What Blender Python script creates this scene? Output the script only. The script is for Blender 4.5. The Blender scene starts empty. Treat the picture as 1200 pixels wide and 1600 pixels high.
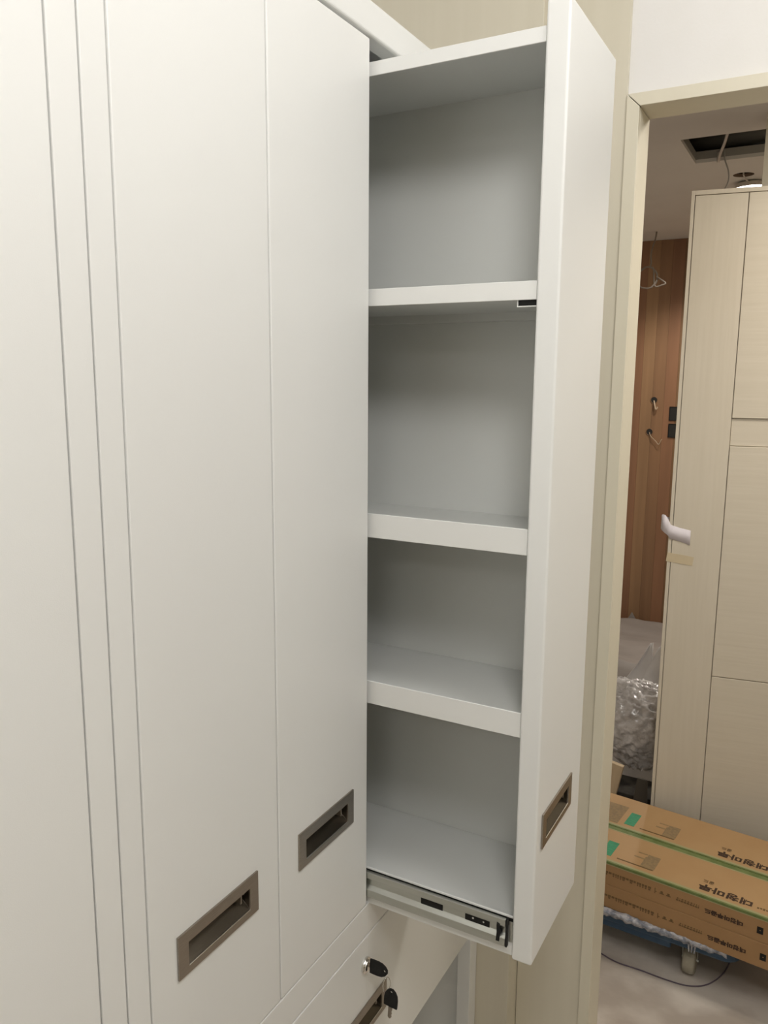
import bpy, bmesh, math, random
from mathutils import Vector, Matrix, noise
random.seed(4)
S = bpy.context.scene
COL = S.collection

# ---------------------------------------------------------------- camera, world, lights, exposure
cam = bpy.data.objects.new('camera', bpy.data.cameras.new('camera'))
COL.objects.link(cam)
S.camera = cam
R0 = Vector((0.87441307, 0.48512825, 0.00723586))       # right
D0 = Vector((0.08664299, -0.14145983, -0.98614508))     # down
F0 = Vector((-0.47738326, 0.86292508, -0.16572729))     # forward
m = Matrix((R0, -D0, -F0)).transposed().to_4x4()
m.translation = (0, 0, 1.62)
cam.matrix_world = m
cam.data.sensor_fit = 'VERTICAL'
cam.data.sensor_height = 32
cam.data.lens = 1251.33 / 1600 * 32
cam.data.clip_start = 0.02
cam.data.clip_end = 50

w = bpy.data.worlds.new('world')
S.world = w
w.use_nodes = True
w.node_tree.nodes['Background'].inputs[0].default_value = (1, 0.97, 0.92, 1)
w.node_tree.nodes['Background'].inputs[1].default_value = 0.03

def area(name, loc, size, energy, col=(1, 0.985, 0.955), tgt=None):
    l = bpy.data.lights.new(name, 'AREA')
    l.shape = 'RECTANGLE'
    l.size, l.size_y = size
    l.energy = energy
    l.color = col
    o = bpy.data.objects.new(name, l)
    COL.objects.link(o)
    o.location = loc
    return o
def bulb(name, loc, radius, energy, col=(1, 0.988, 0.978)):
    l = bpy.data.lights.new(name, 'POINT')
    l.shadow_soft_size = radius
    l.energy = energy
    l.color = col
    o = bpy.data.objects.new(name, l)
    COL.objects.link(o)
    o.location = loc
    return o
bulb('ceiling_lamp_near_doorway', (0.40, 0.70, 2.44), 0.13, 13.5)
bulb('ceiling_lamp_by_cabinets', (0.13, 0.02, 2.43), 0.15, 21.5)

area('fill_light_room', (0.5, -1.9, 2.57), (0.6, 0.6), 11)  # unseen fill added behind the camera to lift the mid tones
area('fill_light_passage', (0.30, 2.05, 2.37), (0.3, 0.3), 13, (1, 0.93, 0.84))  # added fill without a visible source, brightens the door leaf
sp = bpy.data.lights.new('inner_room_spot', 'SPOT')
sp.energy, sp.color, sp.shadow_soft_size = 34, (1, 0.95, 0.88), 0.04
sp.spot_size, sp.spot_blend = math.radians(128), 0.55
sp = bpy.data.objects.new('inner_room_spot', sp)
COL.objects.link(sp)
sp.location = (-0.56, 4.36, 2.385)
area('fill_light_inner_room', (0.2, 3.5, 2.37), (0.2, 0.2), 17, (1, 0.93, 0.84))  # added fill, raises the inner ceiling and heap

S.view_settings.view_transform = 'Standard'
S.view_settings.look = 'None'
S.view_settings.exposure = 0.0
S.view_settings.gamma = 1
S.view_settings.use_curve_mapping = False

# ---------------------------------------------------------------- materials
def mat(name, col, rough=0.5, metal=0.0, spec=0.5, bump=None, var=None, emit=None, trans=0.0, coat=0):
    """bump=(scale, strength, stretch xyz), var=(colour2, scale, stretch xyz, low, high)"""
    M = bpy.data.materials.new(name)
    M.use_nodes = True
    nt = M.node_tree
    b = nt.nodes['Principled BSDF']
    b.inputs['Base Color'].default_value = (*col, 1)
    b.inputs['Roughness'].default_value = rough
    b.inputs['Metallic'].default_value = metal
    b.inputs['Specular IOR Level'].default_value = spec
    b.inputs['Transmission Weight'].default_value = trans
    b.inputs['Coat Weight'].default_value = coat
    tc = nt.nodes.new('ShaderNodeTexCoord')
    def nz(scale, st, detail=4):
        mp = nt.nodes.new('ShaderNodeMapping')
        mp.inputs['Scale'].default_value = st
        nt.links.new(tc.outputs['Object'], mp.inputs[0])
        n = nt.nodes.new('ShaderNodeTexNoise')
        n.inputs['Scale'].default_value = scale
        n.inputs['Detail'].default_value = detail
        nt.links.new(mp.outputs[0], n.inputs['Vector'])
        return n
    if bump:
        n = nz(bump[0], bump[2])
        bp = nt.nodes.new('ShaderNodeBump')
        bp.inputs['Strength'].default_value = bump[1]
        bp.inputs['Distance'].default_value = 0.002
        nt.links.new(n.outputs['Fac'], bp.inputs['Height'])
        nt.links.new(bp.outputs[0], b.inputs['Normal'])
    if var:
        n = nz(var[1], var[2], 6)
        r = nt.nodes.new('ShaderNodeValToRGB')
        r.color_ramp.elements[0].position = var[3]
        r.color_ramp.elements[1].position = var[4]
        r.color_ramp.elements[0].color = (*col, 1)
        r.color_ramp.elements[1].color = (*var[0], 1)
        nt.links.new(n.outputs['Fac'], r.inputs[0])
        nt.links.new(r.outputs[0], b.inputs['Base Color'])
    if emit:
        b.inputs['Emission Color'].default_value = (*emit[0], 1)
        b.inputs['Emission Strength'].default_value = emit[1]
    return M

ONE = (1, 1, 1)
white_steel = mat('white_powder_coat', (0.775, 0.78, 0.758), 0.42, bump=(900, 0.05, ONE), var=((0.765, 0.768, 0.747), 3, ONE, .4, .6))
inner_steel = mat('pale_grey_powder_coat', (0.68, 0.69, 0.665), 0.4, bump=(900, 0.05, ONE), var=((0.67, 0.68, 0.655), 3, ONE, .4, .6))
brushed = mat('brushed_dark_nickel', (0.40, 0.36, 0.315), 0.3, 1.0, bump=(60, 0.25, (1, 1, 30)), var=((0.34, 0.305, 0.265), 60, (1, 1, 25), .3, .7))
zinc = mat('zinc_plated_steel', (0.56, 0.57, 0.53), 0.36, 1.0, bump=(200, 0.1, ONE), var=((0.5, 0.51, 0.47), 12, (1, 1, 6), .35, .65))
chrome = mat('chrome', (0.75, 0.74, 0.72), 0.15, 1.0, bump=(300, 0.03, ONE))
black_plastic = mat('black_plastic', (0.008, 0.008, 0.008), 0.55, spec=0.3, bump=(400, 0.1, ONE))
dark = mat('dark_cavity', (0.02, 0.018, 0.015), 0.8, bump=(100, 0.1, ONE))
beige_lam = mat('beige_wood_laminate', (0.66, 0.615, 0.50), 0.45, bump=(120, 0.15, (1, 1, .05)), var=((0.645, 0.60, 0.485), 60, (1, 1, .04), .35, .65))
beige_edge = mat('beige_wood_laminate_casing', (0.70, 0.655, 0.53), 0.42, bump=(120, 0.12, (1, 1, .05)), var=((0.69, 0.645, 0.52), 60, (1, 1, .04), .35, .65))
leaf_lam_v = mat('cream_grain_vertical', (0.63, 0.575, 0.47), 0.5, bump=(120, 0.2, (1, 1, .05)), var=((0.605, 0.55, 0.445), 70, (1, 1, .05), .35, .65))
leaf_lam_h = mat('cream_grain_horizontal', (0.63, 0.575, 0.47), 0.5, bump=(120, 0.2, (.05, 1, 1)), var=((0.605, 0.55, 0.445), 70, (.05, .05, 1), .35, .65))
wall_white = mat('white_wallpaper', (0.80, 0.785, 0.765), 0.75, bump=(250, 0.1, ONE), var=((0.78, 0.765, 0.735), 5, ONE, .4, .6))
ceil_white = mat('white_ceiling_paper', (0.78, 0.74, 0.69), 0.85, bump=(250, 0.2, ONE), var=((0.76, 0.72, 0.67), 5, ONE, .4, .6))
floor_m = mat('beige_marbled_floor', (0.46, 0.40, 0.34), 0.3, bump=(40, 0.03, ONE), var=((0.66, 0.60, 0.53), 3.2, (1, 1.4, 1), .46, .60))
wood_ms = [mat('walnut_plank_%s' % n, c, 0.5, bump=(90, 0.15, (1, 1, .03)), var=(tuple(v * .72 for v in c), 16, (1, 1, .06), .35, .7))
           for n, c in (('mid', (0.30, 0.165, 0.085)), ('red', (0.315, 0.16, 0.085)), ('light', (0.37, 0.215, 0.11)), ('deep', (0.255, 0.145, 0.07)))]
card = mat('brown_cardboard', (0.43, 0.26, 0.117), 0.5, bump=(30, 0.2, (1, 8, 1)), var=((0.45, 0.28, 0.13), 9, ONE, .35, .65))
card_shaded = mat('brown_cardboard_shaded_side', (0.34, 0.195, 0.085), 0.6, bump=(60, 0.2, ONE), var=((0.37, 0.215, 0.095), 9, ONE, .35, .65))  # darker copy of the card, shade of the sides put into the colour
ink = mat('brown_black_ink', (0.045, 0.022, 0.012), 0.6, bump=(60, .05, ONE))
ink_soft = mat('faded_brown_ink', (0.15, 0.09, 0.035), 0.6, bump=(60, .05, ONE))
ink_faint = mat('faint_olive_ink', (0.30, 0.205, 0.10), 0.6, var=((0.24, 0.17, 0.09), 150, ONE, .4, .6))
green = mat('green_print', (0.12, 0.165, 0.045), 0.5, bump=(60, .05, ONE), var=((0.16, 0.21, 0.07), 30, ONE, .4, .6))
green_pale = mat('pale_green_print', (0.36, 0.33, 0.17), 0.5, bump=(60, .05, ONE))
teal = mat('teal_green_label', (0.025, 0.235, 0.105), 0.45, var=((0.04, 0.30, 0.15), 60, (1, 4, 1), .4, .6))
blue = mat('blue_plastic', (0.022, 0.060, 0.115), 0.4, bump=(50, .2, ONE), var=((0.06, 0.11, 0.17), 14, ONE, .5, .8))
film = mat('milky_plastic_film', (0.50, 0.50, 0.53), 0.22, spec=0.8, bump=(170, 1.0, ONE), var=((0.25, 0.27, 0.32), 60, ONE, .45, .6), trans=0.15)
bubble = mat('bubble_wrap_plastic', (0.72, 0.69, 0.67), 0.12, spec=1.0, bump=(150, 1.0, ONE), var=((0.46, 0.43, 0.41), 22, ONE, .42, .62), trans=0.1, coat=1)
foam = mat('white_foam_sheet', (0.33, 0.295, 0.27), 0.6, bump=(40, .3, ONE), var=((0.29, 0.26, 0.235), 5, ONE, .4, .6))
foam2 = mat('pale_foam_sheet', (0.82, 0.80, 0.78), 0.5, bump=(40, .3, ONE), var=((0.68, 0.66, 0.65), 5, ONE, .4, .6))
rubber = mat('grey_caster_rubber', (0.34, 0.31, 0.24), 0.5, bump=(80, .2, ONE), var=((0.27, 0.25, 0.20), 20, ONE, .4, .6))
cable_w = mat('white_cable', (0.62, 0.56, 0.50), 0.5, bump=(80, .1, ONE))
cable_v = mat('dark_purple_cable', (0.10, 0.075, 0.10), 0.5, bump=(80, .1, ONE))
paper = mat('white_paper', (0.72, 0.68, 0.72), 0.6, bump=(80, .2, ONE))
tape = mat('yellowish_tape', (0.58, 0.49, 0.33), 0.45, bump=(80, .3, ONE))
lamp_e = mat('lit_diffuser', (1, 1, 1), 0.4, emit=((1, 0.98, 0.9), 9))
grey_m = mat('grey_painted_metal', (0.35, 0.33, 0.30), 0.5, bump=(80, .1, ONE))
brown_hole = mat('bare_plasterboard_edge', (0.22, 0.15, 0.10), 0.8, bump=(90, .4, ONE))
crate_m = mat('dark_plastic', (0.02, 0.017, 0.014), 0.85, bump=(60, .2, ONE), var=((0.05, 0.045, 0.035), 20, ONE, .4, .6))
pine = mat('pale_timber', (0.60, 0.47, 0.30), 0.6, bump=(60, .3, (1, 1, .1)), var=((0.52, 0.39, 0.24), 30, (1, 1, .1), .4, .6))

# ---------------------------------------------------------------- helpers
class MB:
    def __init__(s):
        s.bm = bmesh.new()
    def box(s, x0, x1, y0, y1, z0, z1, mi=0):
        v = [s.bm.verts.new(p) for p in ((x0,y0,z0),(x1,y0,z0),(x1,y1,z0),(x0,y1,z0),(x0,y0,z1),(x1,y0,z1),(x1,y1,z1),(x0,y1,z1))]
        for f in ((3,2,1,0),(4,5,6,7),(0,1,5,4),(1,2,6,5),(2,3,7,6),(3,0,4,7)):
            s.bm.faces.new([v[i] for i in f]).material_index = mi
        return v
    def tube(s, pts, r, n=8, mi=0, closed=False, cap=True):
        pts = [Vector(p) for p in pts]
        N = len(pts)
        rings = []
        up = Vector((0.13, 0.21, 0.97))
        for i, p in enumerate(pts):
            a = pts[(i - 1) % N] if (closed or i > 0) else p
            b = pts[(i + 1) % N] if (closed or i < N - 1) else p
            t = (b - a).normalized()
            u = t.cross(up)
            if u.length < 0.1:
                u = t.cross(Vector((1, 0, 0)))
            u.normalize()
            q = t.cross(u)
            rr = r[i] if isinstance(r, (list, tuple)) else r
            rings.append([s.bm.verts.new(p + u * math.cos(2 * math.pi * k / n) * rr + q * math.sin(2 * math.pi * k / n) * rr) for k in range(n)])
        for i in range(N if closed else N - 1):
            A, B = rings[i], rings[(i + 1) % N]
            for k in range(n):
                s.bm.faces.new((A[k], A[(k + 1) % n], B[(k + 1) % n], B[k])).material_index = mi
        if cap and not closed:
            s.bm.faces.new(rings[0][::-1]).material_index = mi
            s.bm.faces.new(rings[-1]).material_index = mi
    def prism(s, prof, frame, L, mi=0):
        """prof: 2D loop; frame(u, v, w) -> 3D; extruded over w in 0..L"""
        a = [s.bm.verts.new(frame(u, v, 0)) for u, v in prof]
        b = [s.bm.verts.new(frame(u, v, L)) for u, v in prof]
        n = len(prof)
        s.bm.faces.new(a[::-1]).material_index = mi
        s.bm.faces.new(b).material_index = mi
        for i in range(n):
            s.bm.faces.new((a[i], a[(i + 1) % n], b[(i + 1) % n], b[i])).material_index = mi
    def holed(s, x0, x1, y0, y1, z0, z1, hy0, hy1, hz0, hz1, mi=0):
        """slab across x with a rectangular hole through it"""
        ys, zs = (y0, hy0, hy1, y1), (z0, hz0, hz1, z1)
        g = {}
        for k, x in enumerate((x0, x1)):
            for i in range(4):
                for j in range(4):
                    g[k, i, j] = s.bm.verts.new((x, ys[i], zs[j]))
        for i in range(3):
            for j in range(3):
                if i == 1 and j == 1:
                    continue
                s.bm.faces.new((g[1,i,j], g[1,i+1,j], g[1,i+1,j+1], g[1,i,j+1])).material_index = mi
                s.bm.faces.new((g[0,i,j], g[0,i,j+1], g[0,i+1,j+1], g[0,i+1,j])).material_index = mi
        for i in range(3):
            s.bm.faces.new((g[0,i,0], g[0,i+1,0], g[1,i+1,0], g[1,i,0])).material_index = mi
            s.bm.faces.new((g[0,i,3], g[1,i,3], g[1,i+1,3], g[0,i+1,3])).material_index = mi
            s.bm.faces.new((g[0,0,i], g[1,0,i], g[1,0,i+1], g[0,0,i+1])).material_index = mi
            s.bm.faces.new((g[0,3,i], g[0,3,i+1], g[1,3,i+1], g[1,3,i])).material_index = mi
        for a, b in (((1,1),(2,1)), ((2,1),(2,2)), ((2,2),(1,2)), ((1,2),(1,1))):
            s.bm.faces.new((g[0,*b], g[0,*a], g[1,*a], g[1,*b])).material_index = mi
    def build(s, name, mats, parent=None, bevel=0, smooth=False, recalc=True, xf=None, seg=2):
        if recalc:
            bmesh.ops.recalc_face_normals(s.bm, faces=s.bm.faces)
        if xf is not None:
            s.bm.transform(xf)
        me = bpy.data.meshes.new(name)
        s.bm.to_mesh(me)
        s.bm.free()
        for q in (mats if isinstance(mats, (list, tuple)) else [mats]):
            me.materials.append(q)
        if smooth:
            me.polygons.foreach_set('use_smooth', [True] * len(me.polygons))
        o = bpy.data.objects.new(name, me)
        COL.objects.link(o)
        if parent:
            o.parent = parent
        if bevel:
            b = o.modifiers.new('bevel', 'BEVEL')
            b.width = bevel
            b.segments = seg
            b.limit_method = 'ANGLE'
            b.angle_limit = math.radians(40)
            b.harden_normals = False
        return o

def tag(o, label, cat, group=None):
    o['label'] = label
    o['category'] = cat
    if group:
        o['group'] = group
    return o
def thing(name, label, cat, loc=(0, 0, 0), rz=0, group=None):
    o = bpy.data.objects.new(name, None)
    o.empty_display_size = 0.05
    COL.objects.link(o)
    o.location = loc
    o.rotation_euler = (0, 0, rz)
    return tag(o, label, cat, group)
def struct(o):
    o['kind'] = 'structure'
    return o
def sbox(name, mats, boxes, bevel=0, parent=None):
    b = MB()
    for q in boxes:
        b.box(*q)
    o = b.build(name, mats, parent, bevel)
    return o if parent else struct(o)

# ---------------------------------------------------------------- the setting
XW, XE = -1.03, 2.1
sbox('floor', floor_m, [(-1.8, 2.2, -2.6, 5.0, -0.1, 0)])
sbox('wall_left', wall_white, [(XW - .1, XW, -2.6, 1.47, 0, 2.6)])
sbox('wall_right', beige_lam, [(XE, XE + .1, -2.6, 5.0, 0, 2.8)])
sbox('wall_back', beige_lam, [(XW, XE, -2.7, -2.6, 0, 2.6)])
sbox('ceiling', wall_white, [(XW - .1, XE, -2.6, 1.544, 2.6, 2.7)])
# partition wall with the doorway
sbox('wall_front', wall_white, [(-1.8, -0.33, 1.470, 1.540, 0, 2.6), (0.62, XE, 1.470, 1.540, 0, 2.6), (-0.33, 0.62, 1.470, 1.540, 2.085, 2.6)])
sbox('trim_1', beige_lam, [(XW, -0.4796, 1.4095, 1.4695, 0, 2.6)], 0.001)
sbox('trim_2', beige_lam, [(-0.4786, -0.3464, 1.4625, 1.4695, 0, 2.6)], 0.0007)
door = struct(bpy.data.objects.new('door_1', None))
COL.objects.link(door)
door.location = (-0.33, 1.47, 0)
def at(o, parent):
    o.parent = parent
    o.matrix_parent_inverse = Matrix.Translation(-Vector(parent.location))
    return o
b = MB()
# casing leg with mitred top
b.prism([(-0.346, 0), (-0.3245, 0), (-0.3245, 2.0705), (-0.346, 2.0915)], lambda u, v, t: (u, 1.4585 + t, v), 0.0115)
at(b.build('casing', beige_edge, bevel=0.0008), door)
b = MB()
b.prism([(-0.3452, 2.0922), (-0.3237, 2.0713), (0.6037, 2.0713), (0.6252, 2.0922)], lambda u, v, t: (u, 1.4585 + t, v), 0.0115)
at(b.build('casing', beige_edge, bevel=0.0008), door)
b = MB()
b.prism([(0.6252, 0), (0.6037, 0), (0.6037, 2.0705), (0.6252, 2.0915)], lambda u, v, t: (u, 1.4585 + t, v), 0.0115)
at(b.build('casing', beige_edge, bevel=0.0008), door)
b = MB(); b.box(-0.3298, -0.3245, 1.4705, 1.544, 0, 2.0715); at(b.build('jamb', beige_edge, bevel=.0006), door)
b = MB(); b.box(0.6045, 0.6195, 1.4705, 1.544, 0, 2.0715); at(b.build('jamb', beige_edge, bevel=.0006), door)
b = MB(); b.box(-0.3298, 0.6195, 1.4705, 1.544, 2.072, 2.0845); at(b.build('head_jamb', beige_edge, bevel=.0006), door)

# inner room
HX0, HX1, HY0, HY1 = -0.513, 0.10, 2.93, 3.262
sbox('wall_inner_left', wall_white, [(-1.8, -1.7, 1.54, 4.93, 0, 2.4)])
LX, LY, LR = -0.374, 3.518, 0.038
b = MB()
for q in ((-1.8, XE, 1.544, HY0), (-1.8, XE, HY1, LY - .06), (-1.8, HX0, HY0, HY1), (HX1, XE, HY0, HY1), (-1.8, LX - .06, LY - .06, LY + .06), (LX + .06, XE, LY - .06, LY + .06), (-1.8, XE, LY + .06, 4.93)):
    b.box(q[0], q[1], q[2], q[3], 2.4, 2.4125)
# square tile of ceiling with the round cut-out
n = 24
ring = [(LX + LR * math.cos(2 * math.pi * k / n), LY + LR * math.sin(2 * math.pi * k / n)) for k in range(n)]
def sq(k):
    a = 2 * math.pi * k / n
    c, s_ = math.cos(a), math.sin(a)
    f = 0.06 / max(abs(c), abs(s_))
    return (LX + c * f, LY + s_ * f)
for z in (2.4, 2.4125):
    vi = [b.bm.verts.new((*p, z)) for p in ring]
    vo = [b.bm.verts.new((*sq(k), z)) for k in range(n)]
    for k in range(n):
        b.bm.faces.new((vi[k], vi[(k + 1) % n], vo[(k + 1) % n], vo[k]))
    if z == 2.4:
        vlow = vi
    else:
        for k in range(n):
            b.bm.faces.new((vlow[k], vlow[(k + 1) % n], vi[(k + 1) % n], vi[k])).material_index = 1
ceil2 = struct(b.build('ceiling_inner', [ceil_white, brown_hole]))
sbox('ceiling_void', dark, [(-1.8, XE, 1.544, 4.93, 2.75, 2.8), (-1.8, -1.75, 1.544, 4.93, 2.4125, 2.75), (-1.8, XE, 1.55, 1.6, 2.4125, 2.75), (-1.8, XE, 4.88, 4.93, 2.4125, 2.75)])
# batten frame round the access opening
fr = sbox('trim_3', grey_m, [(HX0 - .03, HX0, HY0 - .03, HY1 + .03, 2.4125, 2.44), (HX0, HX1, HY0 - .03, HY0, 2.4125, 2.44), (HX0, HX1, HY1, HY1 + .03, 2.4125, 2.44)])
sbox('wall_partition', beige_lam, [(-0.240, XE, 2.75, 2.85, 0, 2.399)])
# walnut boarded far wall, board by board
far = sbox('wall_far', wood_ms[3], [(-1.8, XE, 4.912, 5.0, 0, 2.4)])
x = -1.78
k = 0
pw = 0.066
seq = [0, 3, 1, 2, 0, 1, 3, 0, 2]
while x < 0.55:
    b = MB()
    b.box(x + .0003, x + pw - .0003, 4.90 - 0.0003 * (k % 3), 4.912, 0.001, 2.399)
    b.build('plank', wood_ms[seq[k % 9]], far, 0.0004)
    x += pw
    k += 1

# ---------------------------------------------------------------- handles
def make_handle_bm(y0, z0, x, W=0.1345, H=0.0505):
    """flush pull: bevelled plate, open bowl with a sloping floor. y0,z0 lower left of plate; x = door face"""
    b = MB()
    t = 0.0026
    oy0, oy1, oz0, oz1 = y0 + .0155, y0 + W - .0155, z0 + .0085, z0 + H - .0140
    b.holed(x + .0002, x + t, y0, y0 + W, z0, z0 + H, oy0, oy1, oz0, oz1)
    d = 0.013
    # bowl
    zc = oz0 + (oz1 - oz0) * 0.46
    V = b.bm.verts.new
    i = .0004
    f0 = [V((x + t - .0006, oy0 - i, oz0 - i)), V((x + t - .0006, oy1 + i, oz0 - i)), V((x - d, oy1 + i, zc)), V((x - d, oy0 - i, zc)), V((x - d, oy1 + i, oz1 + .008)), V((x - d, oy0 - i, oz1 + .008)), V((x + .0002, oy1 + i, oz1 + .008)), V((x + .0002, oy0 - i, oz1 + .008))]
    for q, mi in (((0,1,2,3), 1), ((3,2,4,5), 0), ((5,4,6,7), 1)):
        b.bm.faces.new([f0[k] for k in q]).material_index = mi
    b.bm.faces.new((f0[0], f0[3], f0[5], f0[7])).material_index = 1
    b.bm.faces.new((f0[1], f0[6], f0[4], f0[2])).material_index = 1
    # clip screw at the right-hand end
    b.tube([(x - .005, oy1 + i - .0003, oz1 - .004), (x - .005, oy1 - .006, oz1 - .004)], .0035, 10, 2)
    b.tube([(x + .0020, oy0 + .0002, oz0 + .0006), (x + .0020, oy1 - .0002, oz0 + .0006)], .0010, 6, 2)  # bright tube added as the highlight along the lower lip
    b.tube([(x - d + .0005, oy0, zc), (x - d + .0005, oy1, zc)], .0007, 6, 2)  # bright tube added as the highlight along the bowl crease
    b.box(x - .0125, x - .002, oy1 - .012, oy1 - .0095, zc, oz1 + .004, 0)
    return b
shaded_nickel = mat('shaded_nickel_bowl', (0.115, 0.10, 0.08), 0.3, 1.0, bump=(60, 0.2, (1, 1, 30)))  # darkened copy of the handle metal, bowl shade put into its colour
def handle(parent, y0, z0, x, W=0.1345, H=0.0505):
    return make_handle_bm(y0, z0, x, W, H).build('handle', [brushed, shaded_nickel, chrome], parent, 0.0006)

def front(name, parent, y0, y1, z0, z1, x1, hy, hz, W=0.1345, th=0.0283, bev=0.0018):
    b = MB()
    b.holed(x1 - th, x1, y0, y1, z0, z1, hy + .008, hy + W - .008, hz + .005, hz + .0455)
    o = b.build(name, [white_steel], parent, bev)
    handle(o, hy, hz, x1, W)
    return o

FX = -0.55           # face plane of the cabinet fronts
BX = -1.02           # back
ZT, ZB = 2.0422, 0.8335   # tall fronts
HZ = 1.62 - 0.55 * 1.1435

# ---------------------------------------------------------------- neighbouring cabinet (left edge of the photo)
A = thing('steel_cabinet', 'leftmost white steel cabinet, only one plain tall front showing at the left edge', 'cabinet')
b = MB(); b.box(BX, FX, .4548, .4842, 0, 2.089); b.build('side_panel', white_steel, A, .0012)
b = MB(); b.box(BX, FX, -.355, -.326, 0, 2.089); b.build('side_panel', white_steel, A, .0012)
for y0, y1 in ((.2385, .4532), (.0225, .2370)):
    front('pull_out_front', A, y0, y1, ZB, ZT, FX, (y0 + y1) / 2 - .067, HZ)
for y0, y1 in ((-.1945, .0205), (-.3245, -.1965)):
    b = MB(); b.box(FX - .0283, FX, y0, y1, ZB, ZT); b.build('pull_out_front', white_steel, A, .0018)
b = MB(); b.box(BX, FX, -.325, .4537, 2.0465, 2.089); b.build('top_rail', white_steel, A, .0012)
b = MB(); b.box(FX - .03, FX, -.325, .4537, .780, .8315); b.build('bottom_rail', white_steel, A, .0012)
b = MB(); b.box(FX - .03, FX, -.325, .4537, .501, .7785); b.build('drawer_front', white_steel, A, .0012)
b = MB(); b.box(BX, FX - .03, -.325, .4537, .48, .50); b.build('shelf', white_steel, A, .0012)
b = MB(); b.box(BX, FX - .002, -.325, .4537, 0, .08); b.build('plinth', white_steel, A, .0012)
b = MB(); b.box(BX, BX + .004, -.325, .4537, 0.08, 2.046); b.build('back_panel', inner_steel, A)

# ---------------------------------------------------------------- main cabinet with the pulled-out column
B = thing('steel_cabinet', 'white steel cabinet with a tall shelf column pulled out over a keyed drawer', 'cabinet')
Y0, Y1 = .5155, 1.3800
b = MB(); b.box(BX, FX, .4860, .5142, 0, 2.089); b.build('side_panel', white_steel, B, .0012)
b = MB(); b.box(FX - .0285, FX, 1.3735, 1.4082, 0, 2.089); b.box(BX, FX - .0285, 1.397, 1.4082, 0, 2.089); b.build('side_panel', white_steel, B, .0012)
b = MB(); b.box(FX - .0285, FX, Y0 - .001, 1.3725, 2.0465, 2.089); b.build('top_rail', white_steel, B, .0045, seg=4)
b = MB(); b.box(BX, FX - .029, Y0 - .001, 1.396, 2.083, 2.0885); b.build('top_panel', white_steel, B)
b = MB(); b.box(FX - .030, FX - .0005, Y0, 1.3725, .7805, .8313); b.build('bottom_rail', white_steel, B, .0012)
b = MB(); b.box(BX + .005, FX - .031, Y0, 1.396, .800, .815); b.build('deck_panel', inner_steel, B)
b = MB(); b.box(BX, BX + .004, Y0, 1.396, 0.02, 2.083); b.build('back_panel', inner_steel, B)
b = MB(); b.box(BX + .005, FX - .045, Y0, 1.396, .484, .498); b.build('shelf', white_steel, B, .0012)
b = MB(); b.box(BX + .005, FX - .002, Y0, 1.372, 0.001, .07); b.build('plinth', white_steel, B, .0012)
front('pull_out_front', B, .5160, .7312, ZB, ZT, FX, .5530, HZ)
front('pull_out_front', B, .7330, .9487, ZB, ZT, FX, .7725, HZ)
front('pull_out_front', B, 1.1695, 1.3720, ZB, ZT, FX, 1.203, HZ)
# inner guide walls either side of the open slot
for yy in (.9405, 1.164):
    b = MB(); b.box(BX + .01, FX - .032, yy, yy + .006, .816, 2.04); b.build('slot_wall', inner_steel, B)

# lower drawer
ldz0, ldz1 = .5015, .7790
L = front('drawer', B, Y0 + .001, 1.3680, ldz0, ldz1, FX, .8760, .6140, th=.03, bev=.0012)
b = MB()
b.tube([(FX - .003, .9455, .7335), (FX + .0035, .9455, .7335)], .0125, 24)
b.tube([(FX + .0034, .9455, .7335), (FX + .0060, .9455, .7335)], .0092, 24)
b.build('lock_cylinder', chrome, L, .0007)

# pulled-out column: everything that slides in one part
PX1, PX0 = -.2931, -.3216      # front panel outer and inner faces
YN, YF = .9575, 1.1440         # open near side, back of the trays
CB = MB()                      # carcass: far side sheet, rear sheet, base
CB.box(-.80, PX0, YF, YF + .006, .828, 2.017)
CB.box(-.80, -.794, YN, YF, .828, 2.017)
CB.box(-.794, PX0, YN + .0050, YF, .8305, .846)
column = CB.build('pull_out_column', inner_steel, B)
b = MB()
hy = .9745
b.holed(PX0, PX1, .9545, 1.1660, .8265, 2.044, hy + .008, hy + .1365 - .008, HZ + .005, HZ + .0455)
fp = b.build('front_panel', white_steel, column, .003, seg=3)
fp_handle = make_handle_bm(hy, HZ, PX1, .1365).build('handle', [brushed, shaded_nickel, chrome], column, .0006)
def lipz(v):
    return 1.62 + .55 * v * 1.0022
def tray(name, ztop, zbot, zsurf, under=None):
    b = MB()
    t = .0015
    b.box(-.79, PX0 - .0005, YN, YN + .0022, zbot, ztop, 0)               # front lip
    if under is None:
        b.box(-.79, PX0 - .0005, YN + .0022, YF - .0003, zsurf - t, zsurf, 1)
    else:
        b.box(-.79, PX0 - .0005, YN + .0022, YF - .0003, zsurf - t, zsurf, 1)
        b.box(-.79, PX0 - .0005, YN + .0022, YF - .0003, under, under + t, 1)
        b.box(-.79, PX0 - .0005, YF - .012, YF - .0003, under - .012, under + .001, 1)
    return b.build(name, [white_steel, inner_steel], column, .0005, seg=1)
top = tray('top_sheet', lipz(.722), lipz(.691), lipz(.722) - .0005)
sA = tray('shelf', lipz(.211), lipz(.1705), lipz(.209), lipz(.1705) + .0006)
sB = tray('shelf', lipz(-.341), lipz(-.403), lipz(-.373))
sC = tray('shelf', lipz(-.7875), lipz(-.850), lipz(-.813))
sD = tray('shelf', lipz(-1.3245), lipz(-1.3305), lipz(-1.352))
b = MB(); b.box(-.79, PX0 - .0008, YN + .0010, YN + .0032, lipz(-1.3515), lipz(-1.331)); b.build('shadow_gap_strip', black_plastic, column)  # dark strip standing in for the shade between lip and slide
b = MB(); b.box(-.79, PX0 - .0005, YN + .0005, YN + .0045, .8300, lipz(-1.352)); b.build('base_skirt', white_steel, column, .0006)
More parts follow.
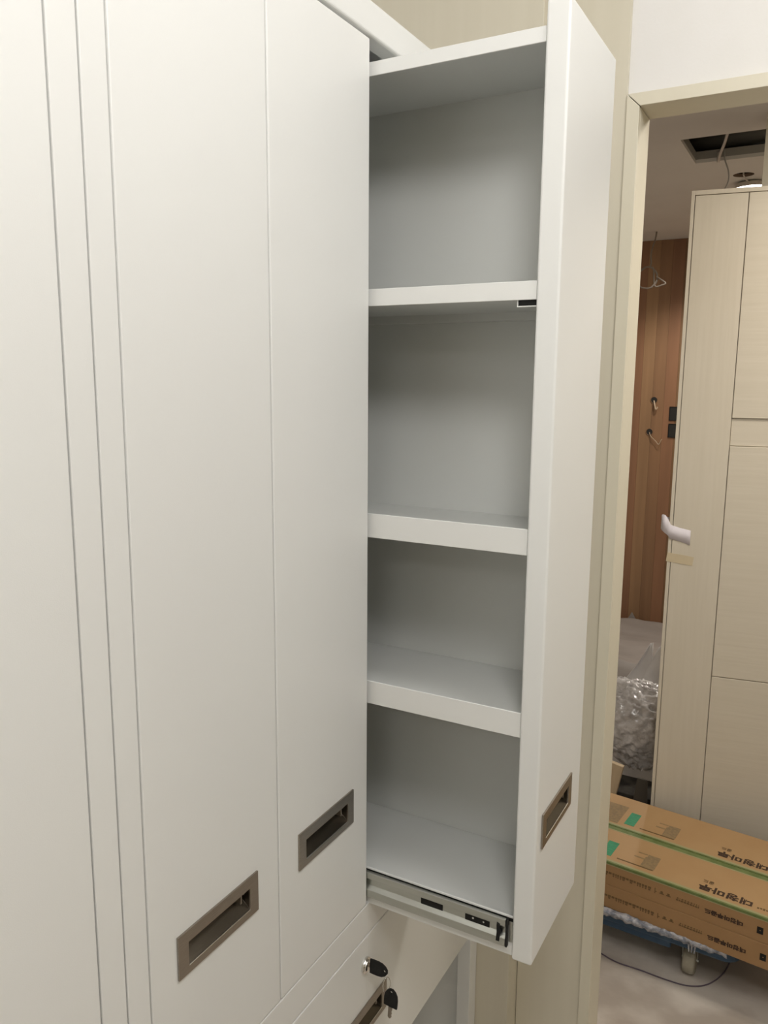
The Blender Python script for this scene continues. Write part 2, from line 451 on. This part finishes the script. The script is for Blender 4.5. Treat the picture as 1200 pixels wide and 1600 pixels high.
# small cut-out in the underside of the uppermost shelf, with its folded white rim
b = MB()
zz = lipz(.1705)
b.box(-.3460, PX0 - .0012, YN + .0040, YN + .0100, zz - .0066, zz + .0002, 0)
b.box(-.3474, -.3461, YN + .0030, YN + .0110, zz - .0080, zz + .0002, 1)
b.box(-.3460, PX0 - .0012, YN + .0030, YN + .0110, zz - .0080, zz - .0067, 1)
b.build('bracket_slot', [black_plastic, white_steel], column)
# telescopic slide
ys = .9499
zt, zb = lipz(-1.3265), lipz(-1.4065)
xr = -.3305
hh = zt - zb
prof = [(YN - .0002, zt - .0035), (YN - .003, zt - .003), (ys + .003, zt - .0012), (ys, zt - .0025), (ys, zt - .0125), (ys + .0055, zt - .0165),
        (ys + .0055, zb + .0185), (ys, zb + .0130), (ys, zb + .0018), (ys + .0015, zb), (YN - .003, zb), (YN - .0002, zb + .001)]
b = MB()
b.prism(prof, lambda u, v, t: (xr - t, u, v), .42)
slide = b.build('slide_rail', zinc, column, .0004)
b = MB()
yw = ys + .0050
b.box(-.4620, -.4270, yw, yw + .0015, zt - .0290, zt - .0170)
b.build('slide_slot', black_plastic, column)
b = MB()
b.box(-.3920, -.3550, yw, yw + .0015, zt - .0300, zt - .0170)
b.tube([(-.3800, yw - .0003, zt - .0200), (-.3800, yw + .001, zt - .0200)], .0016, 8, 1)
b.tube([(-.3640, yw - .0003, zt - .0205), (-.3640, yw + .001, zt - .0205)], .0013, 8, 1)
b.build('slide_slot', [black_plastic, chrome], column)
b = MB()
b.prism([(0, 0), (.0045, -.002), (.005, -.010), (.0075, -.014), (.005, -.018), (.004, -.029), (-.001, -.029), (0, -.015), (-.0005, -.006)],
        lambda u, v, t: (-.3425 + u, ys - .0006 + t, zt - .0085 + v), .0045)
b.build('release_latch', black_plastic, column, .0003)
b = MB()
b.box(xr + .0003, xr + .0030, ys + .0005, YN - .001, zb + .0005, zt - .0008)
b.build('end_cap', black_plastic, column, .0004)
b = MB()
b.box(xr + .0031, PX0 - .0005, ys + .0075, YN - .0005, zb + .0060, zt - .0070, 0)
b.build('inner_rail', zinc, column, .0006)

# ---------------------------------------------------------------- keys
def key_bm(mirror=False):
    """head in the local XZ plane: blade tip toward -X, bow rounded toward +X; 34 mm bow"""
    b = MB()
    pts = [(0, -.0115), (.022, -.0115)]
    for a in range(-60, 61, 15):
        pts.append((.0205 + .0125 * math.cos(math.radians(a)), .0118 * math.sin(math.radians(a)) * 1.0))
    pts += [(.022, .0115), (0, .0115)]
    # bow with a ring hole: outer loop bridged to a small hexagon
    return b, pts
def make_key(name, label, group, M4):
    root = thing(name, label, 'key', group=group)
    root.matrix_world = M4
    b = MB()
    out = [(0, -.0112), (.006, -.0115), (.014, -.0115), (.021, -.0105), (.027, -.0072), (.0305, -.0025), (.0305, .0025), (.027, .0072), (.021, .0105), (.014, .0115), (.006, .0115), (0, .0112)]
    cx, cz = .0255, 0
    inn = []
    n = len(out)
    for (u, v) in out:
        d = Vector((u - cx, v - cz))
        d.normalize()
        inn.append((cx + d.x * .0021, cz + d.y * .0021))
    th = .0015
    for y in (-th, th):
        pass
    V = {}
    for k, y in enumerate((-th, th)):
        for i in range(n):
            V[k, 0, i] = b.bm.verts.new((out[i][0], y, out[i][1]))
            V[k, 1, i] = b.bm.verts.new((inn[i][0], y, inn[i][1]))
    for i in range(n):
        j = (i + 1) % n
        b.bm.faces.new((V[0,0,i], V[0,0,j], V[0,1,j], V[0,1,i]))
        b.bm.faces.new((V[1,0,i], V[1,1,i], V[1,1,j], V[1,0,j]))
        b.bm.faces.new((V[0,0,i], V[1,0,i], V[1,0,j], V[0,0,j]))
        b.bm.faces.new((V[0,1,i], V[0,1,j], V[1,1,j], V[1,1,i]))
    b.build('bow', black_plastic, root, .0005)
    b = MB()
    b.prism([(-.0008, -.0032), (-.0008, .0032), (-.0180, .0030), (-.0205, .0008), (-.0200, -.0012), (-.0170, -.0030), (-.0150, -.0018), (-.0120, -.0032), (-.0090, -.0020), (-.0060, -.0032)],
            lambda u, v, t: (u, -.0009 + t, v), .0018)
    b.build('blade', brushed, root)
    return root
k1 = make_key('key', 'black-headed key stuck in the lock of the lower drawer', 'keys of the lower drawer',
              Matrix.Translation((FX + .0085, .9455, .7360)) @ Matrix.Rotation(math.radians(0), 4, 'Y') @ Matrix.Rotation(math.radians(-4), 4, 'X'))
ringc = Vector((FX + .0375, .9470, .7245))
m2 = Matrix.Translation((-.5070, .9480, .6780)) @ Matrix.Rotation(math.radians(-86), 4, 'Y') @ Matrix.Rotation(math.radians(0), 4, 'X')
k2 = make_key('key', 'spare black-headed key dangling below the lock on a small ring', 'keys of the lower drawer', m2)
b = MB()
rc = Vector((-.5135, .9472, .7130))
b.tube([rc + Vector((.0030 * math.cos(a) * 1.0, .0062 * math.cos(a), .0125 * math.sin(a))) for a in [2 * math.pi * i / 20 for i in range(20)]], .0006, 6, closed=True)
tag(b.build('key_ring', chrome, smooth=True), 'small chrome ring joining the two black-headed keys', 'key ring')

# ---------------------------------------------------------------- leaning door leaf in the doorway
leaf = thing('door_leaf', 'loose cream wood-grain door leaf propped upright behind the stacked cartons', 'door', (-.401, 2.520, 0), math.radians(8.9))
LW, LH, T = .90, 2.150, .038
b = MB(); b.box(0, LW, .0105, T, 0.0, LH); b.build('core', leaf_lam_v, leaf, .0008)
b = MB(); b.box(0, .0095, 0.0006, .0105, 0, LH); b.box(.0095, LW - .0095, 0.0006, .0105, LH - .0125, LH); b.box(LW - .0095, LW, .0006, .0105, 0, LH); b.build('edge_band', leaf_lam_v, leaf, .0008)
b = MB(); b.box(.0112, .1500, 0, .0105, 0.0, LH - .0145); b.build('stile', leaf_lam_v, leaf, .0012)
b = MB(); b.box(LW - .150, LW - .0112, 0, .0105, 0.0, LH - .0145); b.build('stile', leaf_lam_v, leaf, .0012)
for z0, z1, d, mm in ((1.5105, LH - .0145, 0, 1), (1.4295, 1.5090, .0060, 1), (.7215, 1.4280, 0, 1), (.0, .7195, 0, 1)):
    b = MB(); b.box(.1520, LW - .1520, d, .0105, z0, z1); b.build('panel', leaf_lam_h, leaf, .0014)
# paper strip folded round its edge, old masking tape under it
def leaf_pt(s, t, z):
    a = math.radians(8.9)
    return Vector((-.401 + s * math.cos(a) - t * math.sin(a), 2.520 + s * math.sin(a) + t * math.cos(a), z))
b = MB()
rows = []
for s, t, zc_, h in ((.062, -.0030, 1.1475, .046), (.052, -.0012, 1.151, .043), (.030, -.0010, 1.156, .041), (.004, -.0016, 1.163, .043), (-.0030, -.0035, 1.176, .048), (-.0120, -.0050, 1.186, .054), (-.0200, .0010, 1.190, .050), (-.0235, .009, 1.190, .042), (-.0200, .018, 1.190, .036), (-.0012, .020, 1.186, .034)):
    rows.append([b.bm.verts.new(leaf_pt(s, t, zc_ + h / 2)), b.bm.verts.new(leaf_pt(s, t, zc_ - h / 2))])
for i in range(len(rows) - 1):
    b.bm.faces.new((rows[i][0], rows[i][1], rows[i + 1][1], rows[i + 1][0]))
o = b.build('paper_strip', paper, smooth=True)
so = o.modifiers.new('thick', 'SOLIDIFY'); so.thickness = .0008; so.offset = 0
tag(o, 'white paper strip wrapped over the left edge of the propped door leaf', 'paper strip')
b = MB()
v = [b.bm.verts.new(leaf_pt(s, t, z)) for s, t, z in ((.0, -.0006, 1.098), (.040, -.0006, 1.094), (.076, -.0006, 1.089), (.073, -.0006, 1.062), (.036, -.0006, 1.066), (-.003, -.0006, 1.071))]
b.bm.faces.new((v[0], v[1], v[4], v[5])); b.bm.faces.new((v[1], v[2], v[3], v[4]))
o = b.build('masking_tape', tape)
so = o.modifiers.new('thick', 'SOLIDIFY'); so.thickness = .0008; so.offset = 0
tag(o, 'yellowed strip of masking tape stuck under the white paper strip', 'tape')

# ---------------------------------------------------------------- cartons on the dolly
YAW = math.radians(-6.5)
CO = Vector((-.442, 2.098, 0))
def text_mesh(body, size, xf, material, name, parent, bold=.012, th=.0004, sx=1.0):
    c = bpy.data.curves.new('t', 'FONT')
    c.body = body
    c.size = 1
    c.offset = bold
    c.space_character = 1.0
    o = bpy.data.objects.new('t', c)
    COL.objects.link(o)
    bpy.context.view_layer.update()
    me = bpy.data.meshes.new_from_object(o.evaluated_get(bpy.context.evaluated_depsgraph_get()))
    bpy.data.objects.remove(o)
    xs = [q.co.x for q in me.vertices]
    zs = [q.co.y for q in me.vertices]
    x0, x1, y0, y1 = min(xs), max(xs), min(zs), max(zs)
    W, H = size
    for q in me.vertices:
        u = (q.co.x - x0) / (x1 - x0) * W
        v = (q.co.y - y0) / (y1 - y0) * H
        q.co = xf(u, v)
    me.materials.clear()
    me.materials.append(material)
    me.name = name
    r = bpy.data.objects.new(name, me)
    COL.objects.link(r)
    r.parent = parent
    return r
CS0, CS1, CWID, CHT = -.235, .985, .187, .0695
def carton(t0, z0, label, upper, front_row, ds=0.0):
    root = thing('carton', label, 'carton', CO + Vector((-math.sin(YAW) * t0, math.cos(YAW) * t0, z0)), YAW, 'flooring cartons on the dolly')
    b = MB()
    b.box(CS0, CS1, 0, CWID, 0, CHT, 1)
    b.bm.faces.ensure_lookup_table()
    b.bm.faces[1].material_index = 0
    b.build('box', [card, card_shaded], root, .0022)
    e = .0006
    H = CHT
    if upper:
        # green edging tape along both long edges
        b = MB()
        b.box(CS0 + .003, CS1 - .003, -.0007, .0050, H - .0060, H + .0006, 0)
        if front_row:
            b.box(CS0 + .003, CS1 - .003, CWID - .0185, CWID - .0025, H, H + .0006, 0)
        b.box(CS0 + .003, CS1 - .003, .0051, .0135, H, H + .0004, 1)
        if front_row:
            b.box(CS0 + .003, CS1 - .003, CWID - .0230, CWID - .0186, H, H + .0004, 1)
        b.box(CS0 + .003, CS1 - .003, -.0005, .0001, H - .0085, H - .0061, 1)
        b.build('edge_stripe', [green, green_pale], root)
        b = MB()
        b.box(-.028 + ds, .002 + ds, .0300, .1050, H, H + e)
        b.build('green_label', teal, root)
        b = MB()
        b.box(.020 + ds, .120 + ds, .0290, .0335, H, H + e)
        b.box(.084 + ds, .122 + ds, .0335, .0860, H, H + e, 1)
        b.box(.088 + ds, .122 + ds, .0860, .1000, H, H + e, 1)
        b.box(.056 + ds, .084 + ds, .0700, .0755, H, H + e, 1)
        b.box(.060 + ds, .086 + ds, .0950, .0995, H, H + e, 1)
        b.box(-.120 + ds, -.045 + ds, .020, .130, H, H + .0004, 1)
        b.build('faded_print', [ink_soft, ink_faint], root)
        text_mesh('대청마루', (.133, .030), lambda u, v: Vector((.373 + ds - u, .0545 - v, H + .0007)), ink, 'lettering', root, .035)
        text_mesh('골드', (.028, .0140), lambda u, v: Vector((.272 + ds - u, .0770 - v, H + .0007)), ink_soft, 'lettering', root, .015)
        b = MB()
        for i in range(6):
            b.box(.385 + ds + i * .007, .390 + ds + i * .007, .030 + (i % 2) * .002, .036 + (i % 3) * .001, H, H + e)
        b.build('small_print', ink_soft, root)
    if front_row:
        zc_ = CHT * .47
        so_ = 0 if upper else .012
        text_mesh('대청마루골드', (.094, .0145), lambda u, v: Vector((.361 + so_ - u, -.0007, zc_ - .010 + .0145 - v + (.002 if upper else 0))), ink, 'lettering', root, .05)
        b = MB()
        rnd = random.Random(7)
        # illegible lines of print, left as small dashes
        s = -.20
        while s < .120:
            wd = rnd.uniform(.004, .010)
            b.box(s + so_, s + wd + so_, -.0006, .0002, zc_ + .0025, zc_ + .0080)
            if rnd.random() < .85:
                b.box(s + .001 + so_, s + wd * .8 + so_, -.0006, .0002, zc_ - .0030, zc_ + .0012)
            s += wd + rnd.uniform(.001, .003)
        b.box(.137 + so_, .139 + so_, -.0006, .0002, zc_ - .005, zc_ + .010)
        b.box(.139 + so_, .1425 + so_, -.0006, .0002, zc_ + .000, zc_ + .002)
        for q in (.156, .174):
            b.box(q - .006 + so_, q + .006 + so_, -.0006, .0002, zc_ - .001, zc_ + .0015)
            b.box(q - .003 + so_, q + .003 + so_, -.0006, .0002, zc_ + .0015, zc_ + .007)
        s = .194
        while s < .250:
            wd = rnd.uniform(.003, .007)
            b.box(s + so_, s + wd + so_, -.0006, .0002, zc_ - .0025, zc_ + .0015)
            b.box(s + .002 + so_, s + wd + so_, -.0006, .0002, zc_ + .0035, zc_ + .0065)
            s += wd + .0015
        b.build('small_print', ink_soft, root)
        b = MB()
        b.holed(-.0007, .0002, .394, .4085, zc_ - .010, zc_ + .0085, .4000, .4030, zc_ - .002, zc_ + .001)
        o = b.build('black_mark', black_plastic, root, xf=Matrix(((0, 1, 0, so_), (1, 0, 0, 0), (0, 0, 1, 0), (0, 0, 0, 1))))
    return root
carton(0, .2200, 'brown flooring carton on top of the front stack, green edge stripe, inverted lettering', True, True)
carton(0, .1500, 'lower brown flooring carton of the front stack, directly on the dolly, side print only', False, True)
carton(.1885, .2200, 'brown flooring carton on top of the rear stack, against the cream door leaf', True, False, .003)
carton(.1885, .1500, 'lower brown flooring carton of the rear stack, beneath the one touching the door leaf', False, False)

# ---------------------------------------------------------------- blue moving dolly
DY = math.radians(-2.5)
dolly = thing('moving_dolly', 'blue plastic four-wheel dolly under the stacked brown cartons', 'dolly', (-.395, 2.155, 0), DY)
def dl(x, y, z=0):
    return (x, y, z)
b = MB()
DL0, DL1, DW0, DW1 = -.29, .315, -.065, .345
r_ = .045
pts = []
for cx, cy, a0 in ((DL1 - r_, DW0 + r_, -90), (DL1 - r_, DW1 - r_, 0), (DL0 + r_, DW1 - r_, 90), (DL0 + r_, DW0 + r_, 180)):
    for k in range(7):
        a = math.radians(a0 + k * 15)
        pts.append((cx + r_ * math.cos(a), cy + r_ * math.sin(a)))
b.prism(pts, lambda u, v, t: (u, v, .112 + t), .0370)
b.build('deck', blue, dolly, .006, smooth=False)
b = MB()
for q in ((.0, .16), (-.24, -.12)):
    b.box(q[0] - .06, q[1] - .02, DW0 + .012, DW0 + .05, .088, .113)
b.box(DL0 + .02, DL1 - .02, .10, .18, .085, .113)
b.build('deck_rib', blue, dolly, .004)
for cx, cy in ((.185, .0), (-.22, .0), (.185, .28), (-.22, .28)):
    b = MB()
    b.tube([(cx, cy, .112), (cx, cy, .098)], .026, 16)
    for sd in (-1, 1):
        b.prism([(-.020, 0), (.022, 0), (.012, -.052), (-.002, -.056)], lambda u, v, t, sd=sd: (cx + sd * .0190 - .001 + t, cy + u, .100 + v), .0025)
    b.tube([(cx - .022, cy + .004, .040), (cx + .022, cy + .004, .040)], .0045, 8)
    cst = b.build('caster', zinc, dolly, .0005)
    b = MB()
    prof = [(-.0165, .026), (-.0165, .033), (-.0135, .0375), (-.006, .0395), (.006, .0395), (.0135, .0375), (.0165, .033), (.0165, .026)]
    n = 28
    rings = []
    for k in range(n):
        a = 2 * math.pi * k / n
        rings.append([b.bm.verts.new((cx + u, cy + .004 + rr * math.cos(a),   .0398 + rr * math.sin(a))) for u, rr in prof])
    for k in range(n):
        P, Q = rings[k], rings[(k + 1) % n]
        for i in range(len(prof) - 1):
            b.bm.faces.new((P[i], P[i + 1], Q[i + 1], Q[i]))
    for i, flip in ((0, 1), (-1, 0)):
        b.bm.faces.new([rings[k][i] for k in range(n)])
    b.build('wheel', rubber, cst, smooth=False)
# dusty torn film bunched along the dolly's front edge
def crumple(name, mats, P, nu, nv, amp, freq, seed, th=.0012, smooth=True):
    """P(u,v)->Vector, displaced with ridged noise"""
    b = MB()
    g = []
    for i in range(nu + 1):
        row = []
        for j in range(nv + 1):
            p = P(i / nu, j / nv)
            nv_ = noise.noise_vector(p * freq + Vector((seed, seed * 2, seed * 3)))
            n2 = noise.noise_vector(p * freq * 2.7 + Vector((seed, 5, seed)))
            row.append(b.bm.verts.new(p + nv_ * amp + n2 * amp * .45))
        g.append(row)
    for i in range(nu):
        for j in range(nv):
            b.bm.faces.new((g[i][j], g[i + 1][j], g[i + 1][j + 1], g[i][j + 1]))
    o = b.build(name, mats, smooth=smooth)
    so = o.modifiers.new('thick', 'SOLIDIFY'); so.thickness = th; so.offset = 0
    return o
def dolly_edge(u, v):
    s = DL0 + .01 + u * (DL1 - DL0 - .04)
    y = DW0 + .006 - v * .020 if v < .75 else DW0 - .0090
    z = .1500 - .0005 if v < .75 else .1500 - (v - .75) * .060
    p = Vector((s, y, z))
    p.rotate(Matrix.Rotation(DY, 3, 'Z'))
    return p + Vector((-.395, 2.1505, .0025))
o = crumple('plastic_film', film, dolly_edge, 90, 8, .0050, 75, 2.2, .0006)
tag(o, 'torn milky plastic film bunched along the front edge of the blue dolly', 'plastic film')
b = MB()
for k in range(3):
    b.prism([(0, 0), (.006, .001), (.0045, -.034), (.0015, -.033)], lambda u, v, t, k=k: (-.214 + k * .0095 + u + v * .08 * (k - 1), 2.0800 - .0010 * k + t, .143 + v), .0006)
tag(b.build('film_strip', film), 'white torn film ends hanging over the dolly edge by the caster', 'plastic film')

# thin cable on the floor
b = MB()
pts = [(-.62, 2.20), (-.52, 2.13), (-.439, 2.096), (-.391, 2.083), (-.33, 2.084), (-.262, 2.082), (-.205, 2.088), (-.16, 2.118), (-.127, 2.183), (-.113, 2.262), (-.111, 2.33), (-.13, 2.42)]
def spline(pts, n=8):
    out = []
    P = [Vector(p) for p in pts]
    for i in range(len(P) - 1):
        p0, p1, p2, p3 = P[max(i - 1, 0)], P[i], P[i + 1], P[min(i + 2, len(P) - 1)]
        for k in range(n):
            t = k / n
            out.append(0.5 * ((2 * p1) + (-p0 + p2) * t + (2 * p0 - 5 * p1 + 4 * p2 - p3) * t * t + (-p0 + 3 * p1 - 3 * p2 + p3) * t ** 3))
    out.append(P[-1])
    return out
b.tube(spline([(x, y, .0022) for x, y in pts]), .0018, 6)
tag(b.build('thin_cable', cable_v, smooth=True), 'thin dark purple cable curving across the marbled floor in front of the dolly', 'cable')

# ---------------------------------------------------------------- rubbish heap in the inner room
def mound(u, v):
    x = -1.35 + u * 1.15
    y = 3.13 + v * 1.75
    edge = min(min(u, 1 - u) * 9, min(v, 1 - v) * 14, 1)
    z = (.470 - .30 * v) * edge + .004
    return Vector((x, y, z))
b = MB()
g = []
NU, NV = 40, 56
for i in range(NU + 1):
    row = []
    for j in range(NV + 1):
        p = mound(i / NU, j / NV)
        e = min(1, p.z / .1)
        p.z += e * (.030 * noise.noise(p * 2.6) + .012 * abs(noise.noise(p * 7)))
        row.append(b.bm.verts.new(p))
    g.append(row)
for i in range(NU):
    for j in range(NV):
        b.bm.faces.new((g[i][j], g[i + 1][j], g[i + 1][j + 1], g[i][j + 1]))
edge = [g[i][0] for i in range(NU + 1)] + [g[NU][j] for j in range(1, NV + 1)] + [g[i][NV] for i in range(NU - 1, -1, -1)] + [g[0][j] for j in range(NV - 1, 0, -1)]
b.bm.faces.new([b.bm.verts.new((q.co.x, q.co.y, .001)) for q in edge][::-1])
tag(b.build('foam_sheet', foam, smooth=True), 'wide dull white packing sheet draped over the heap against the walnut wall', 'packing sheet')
b = MB()
P = [(-.615, 3.06, .475), (-.585, 3.10, .600), (-.60, 3.16, .50)]
v = [b.bm.verts.new(q) for q in ((-.995, 4.882, .15), (-.960, 4.884, .215), (-.920, 4.886, .145), (-.96, 4.882, .01))]
b.bm.faces.new(v[:3]); b.bm.faces.new((v[0], v[2], v[3]))
o = b.build('sheet_corner', foam); so = o.modifiers.new('thick', 'SOLIDIFY'); so.thickness = .002
tag(o, 'small upturned white sheet corner at the foot of the walnut wall', 'packing sheet')
def fold(ax, bx, cx, dx, seed, name, label, mm):
    A_, B_, C_, D_ = map(Vector, (ax, bx, cx, dx))
    def P(u, v):
        p = A_.lerp(B_, u).lerp(D_.lerp(C_, u), v)
        p.y += .015 * math.sin(u * 4 + seed)
        return p
    o = crumple(name, mm, P, 14, 14, .006, 9, seed, .0035)
    tag(o, label, 'foam sheet')
fold((-.870, 3.065, .005), (-.500, 3.085, .005), (-.515, 3.080, .628), (-.530, 3.070, .615), 1.0, 'foam_sheet', 'pale folded foam sheet leaning up left out of the bubble wrap', foam2)
fold((-.720, 3.020, .005), (-.385, 3.020, .005), (-.390, 3.040, .700), (-.493, 3.030, .625), 3.0, 'foam_sheet', 'bright foam sheet standing right behind the bubble wrap, beside the door leaf', foam2)
# bubble wrap bag
b = MB()
bmesh.ops.create_icosphere(b.bm, subdivisions=6, radius=1)
for q in b.bm.verts:
    p = q.co.copy()
    d = 1 + .16 * noise.noise(p * 1.7 + Vector((3, 1, 2))) + .10 * (1 - abs(noise.noise(p * 3.6)) * 2.2) + .06 * (1 - abs(noise.noise(p * 8)) * 2.2) + .035 * (1 - abs(noise.noise(p * 17)) * 2.2)
    q.co = Vector((p.x * .175 * d, p.y * .085 * d, p.z * .155 * d))
    if q.co.z < -.05 and q.co.x < -.02:
        q.co.z = -.05 + (q.co.z + .05) * max(.25, 1 - (-.02 - q.co.x) * 6)
b.build('bubble_wrap', bubble, smooth=True, xf=Matrix.Translation((-.530, 2.895, .365)))
o = bpy.data.objects['bubble_wrap']
tag(o, 'crumpled shiny clear bubble wrap bundle in front of the foam sheets', 'bubble wrap')
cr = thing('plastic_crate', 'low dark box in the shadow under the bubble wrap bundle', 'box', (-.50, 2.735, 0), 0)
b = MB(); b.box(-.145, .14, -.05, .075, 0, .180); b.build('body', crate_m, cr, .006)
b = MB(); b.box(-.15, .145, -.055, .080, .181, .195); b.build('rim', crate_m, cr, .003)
tb = MB()
tb.box(-.040, .018, -.010, .010, 0, .312)
o = tb.build('timber_offcut', pine, bevel=.002)
o.location = (-.588, 2.628, .006)
o.rotation_euler = (math.radians(-4), math.radians(10), 0)
tag(o, 'short pale timber offcut leaning beside the dark box, left of the bubble wrap', 'timber')
b = MB()
b.prism([(-.045, 0), (.035, 0), (.015, .285), (-.018, .285)], lambda u, v, t: (-.450 + u, 2.600 + t + v * .12, .001 + v), .008)
tag(b.build('dark_board', mat('dark_grey_board', (.07, .06, .045), .7, bump=(60, .2, ONE)), bevel=.002), 'dark grey tapered board end propped before the dark box', 'board')

# ---------------------------------------------------------------- walnut wall fittings
tan_wire = mat('tan_wire', (0.50, 0.38, 0.26), 0.5, bump=(80, .1, ONE))
def ring_cable(name, label, pts, r=.004, m_=cable_w, cat='cable', group=None):
    b = MB()
    b.tube(spline(pts, 10), r, 7)
    return tag(b.build(name, m_, smooth=True), label, cat, group)
for zc_, which, xx in ((1.501, 'upper', -.911), (1.315, 'lower', -.926)):
    so_ = thing('outlet_hole', '%s round black cable hole drilled in the walnut wall' % which, 'wall hole', (xx, 4.8985, zc_))
    b = MB(); b.tube([(0, -.0015, 0), (0, .001, 0)], .017, 20); b.build('opening', dark, so_)
    b = MB(); b.tube([(.019 * math.cos(a), -.0012, .019 * math.sin(a)) for a in [2 * math.pi * i / 24 for i in range(24)]], .0016, 6, closed=True); b.build('rim', wood_ms[0], so_)
ring_cable('wall_wire', 'short pale wire ends poking below the upper wall hole', [(-.911, 4.897, 1.497), (-.903, 4.885, 1.470), (-.895, 4.882, 1.447), (-.886, 4.884, 1.462)], .0045, tan_wire)
ring_cable('wall_wire', 'thin pale wire trailing right from the lower wall hole', [(-.926, 4.897, 1.312), (-.915, 4.888, 1.290), (-.885, 4.886, 1.262), (-.868, 4.884, 1.245), (-.855, 4.886, 1.270), (-.850, 4.888, 1.275)], .0022, tan_wire)
for zc_, which in ((1.425, 'upper'), (1.327, 'lower')):
    bx_ = thing('socket_box', '%s rectangular black socket box in the walnut wall by the door leaf' % which, 'socket box', (-.795, 4.8975, zc_))
    b = MB(); b.box(-.022, .022, -.002, .0015, -.036, .036); b.build('cavity', dark, bx_)
    b = MB(); b.holed(-.0035, .0015, -.026, .026, -.040, .040, -.022, .022, -.036, .036)
    b.build('rim', black_plastic, bx_, xf=Matrix(((0, 1, 0, 0), (1, 0, 0, 0), (0, 0, 1, 0), (0, 0, 0, 1))))
# coiled cable hanging from the inner ceiling
pts = [(-.900, 4.62, 2.400), (-.905, 4.62, 2.36), (-.918, 4.60, 2.29), (-.915, 4.60, 2.235)]
for k in range(0, 34):
    a = math.radians(75 - k * 22.5)
    pts.append((-.932 + (.052 + .002 * math.sin(k)) * math.cos(a), 4.60 + .008 * math.sin(k * .7), 2.160 + (.056 + .002 * math.cos(k * 2)) * math.sin(a)))
pts += [(-.890, 4.60, 2.118), (-.850, 4.60, 2.120), (-.835, 4.60, 2.128), (-.850, 4.60, 2.142), (-.885, 4.60, 2.165)]
ring_cable('hanging_cable', 'white coiled cable hanging from the ceiling before the walnut wall', pts, .0042, mat('dull_cable', (0.25, 0.21, 0.17), 0.6, bump=(80, .1, ONE)))

# ceiling opening: wires and duct
ring_cable('hanging_cable', 'pale cable crossing the dark ceiling opening', [(-.345, 2.90, 2.62), (-.360, 2.935, 2.46), (-.382, 3.00, 2.402), (-.412, 3.13, 2.394), (-.432, 3.235, 2.392), (-.436, 3.262, 2.43)], .0048)
ring_cable('hanging_cable', 'thin looped wire hanging from the far edge of the ceiling opening', [(-.415, 3.25, 2.43), (-.412, 3.256, 2.40), (-.400, 3.27, 2.365), (-.398, 3.28, 2.335), (-.410, 3.285, 2.305), (-.428, 3.285, 2.298)], .0026, grey_m)
b = MB(); b.tube([(-.60, 3.36, 2.50), (.4, 3.30, 2.49)], .035, 14)
tag(b.build('duct_pipe', grey_m, smooth=True), 'grey pipe inside the dark ceiling opening', 'pipe')

# downlight dangling from its cut-out
dl_ = thing('downlight', 'lit round downlight hanging loose under its brown ceiling cut-out', 'light', (-.362, 3.652, 2.3755))
dl_.rotation_euler = (math.radians(2), math.radians(-2), 0)
def disc(z0, r0, z1, r1, m_, name, n=36):
    b = MB()
    A_ = [b.bm.verts.new((r0 * math.cos(2 * math.pi * k / n), r0 * math.sin(2 * math.pi * k / n), z0)) for k in range(n)]
    B_ = [b.bm.verts.new((r1 * math.cos(2 * math.pi * k / n), r1 * math.sin(2 * math.pi * k / n), z1)) for k in range(n)]
    for k in range(n):
        b.bm.faces.new((A_[k], A_[(k + 1) % n], B_[(k + 1) % n], B_[k]))
    b.bm.faces.new(A_[::-1]); b.bm.faces.new(B_)
    return b.build(name, m_, dl_)
disc(.0015, .062, .020, .050, cable_w, 'housing')
disc(-.001, .055, .0013, .058, lamp_e, 'diffuser')
b = MB(); b.tube([(0, -.04, .016), (-.008, -.09, .020), (-.012, -.130, .030), (-.012, -.134, .09)], .003, 6); b.build('wire', cable_w, dl_)
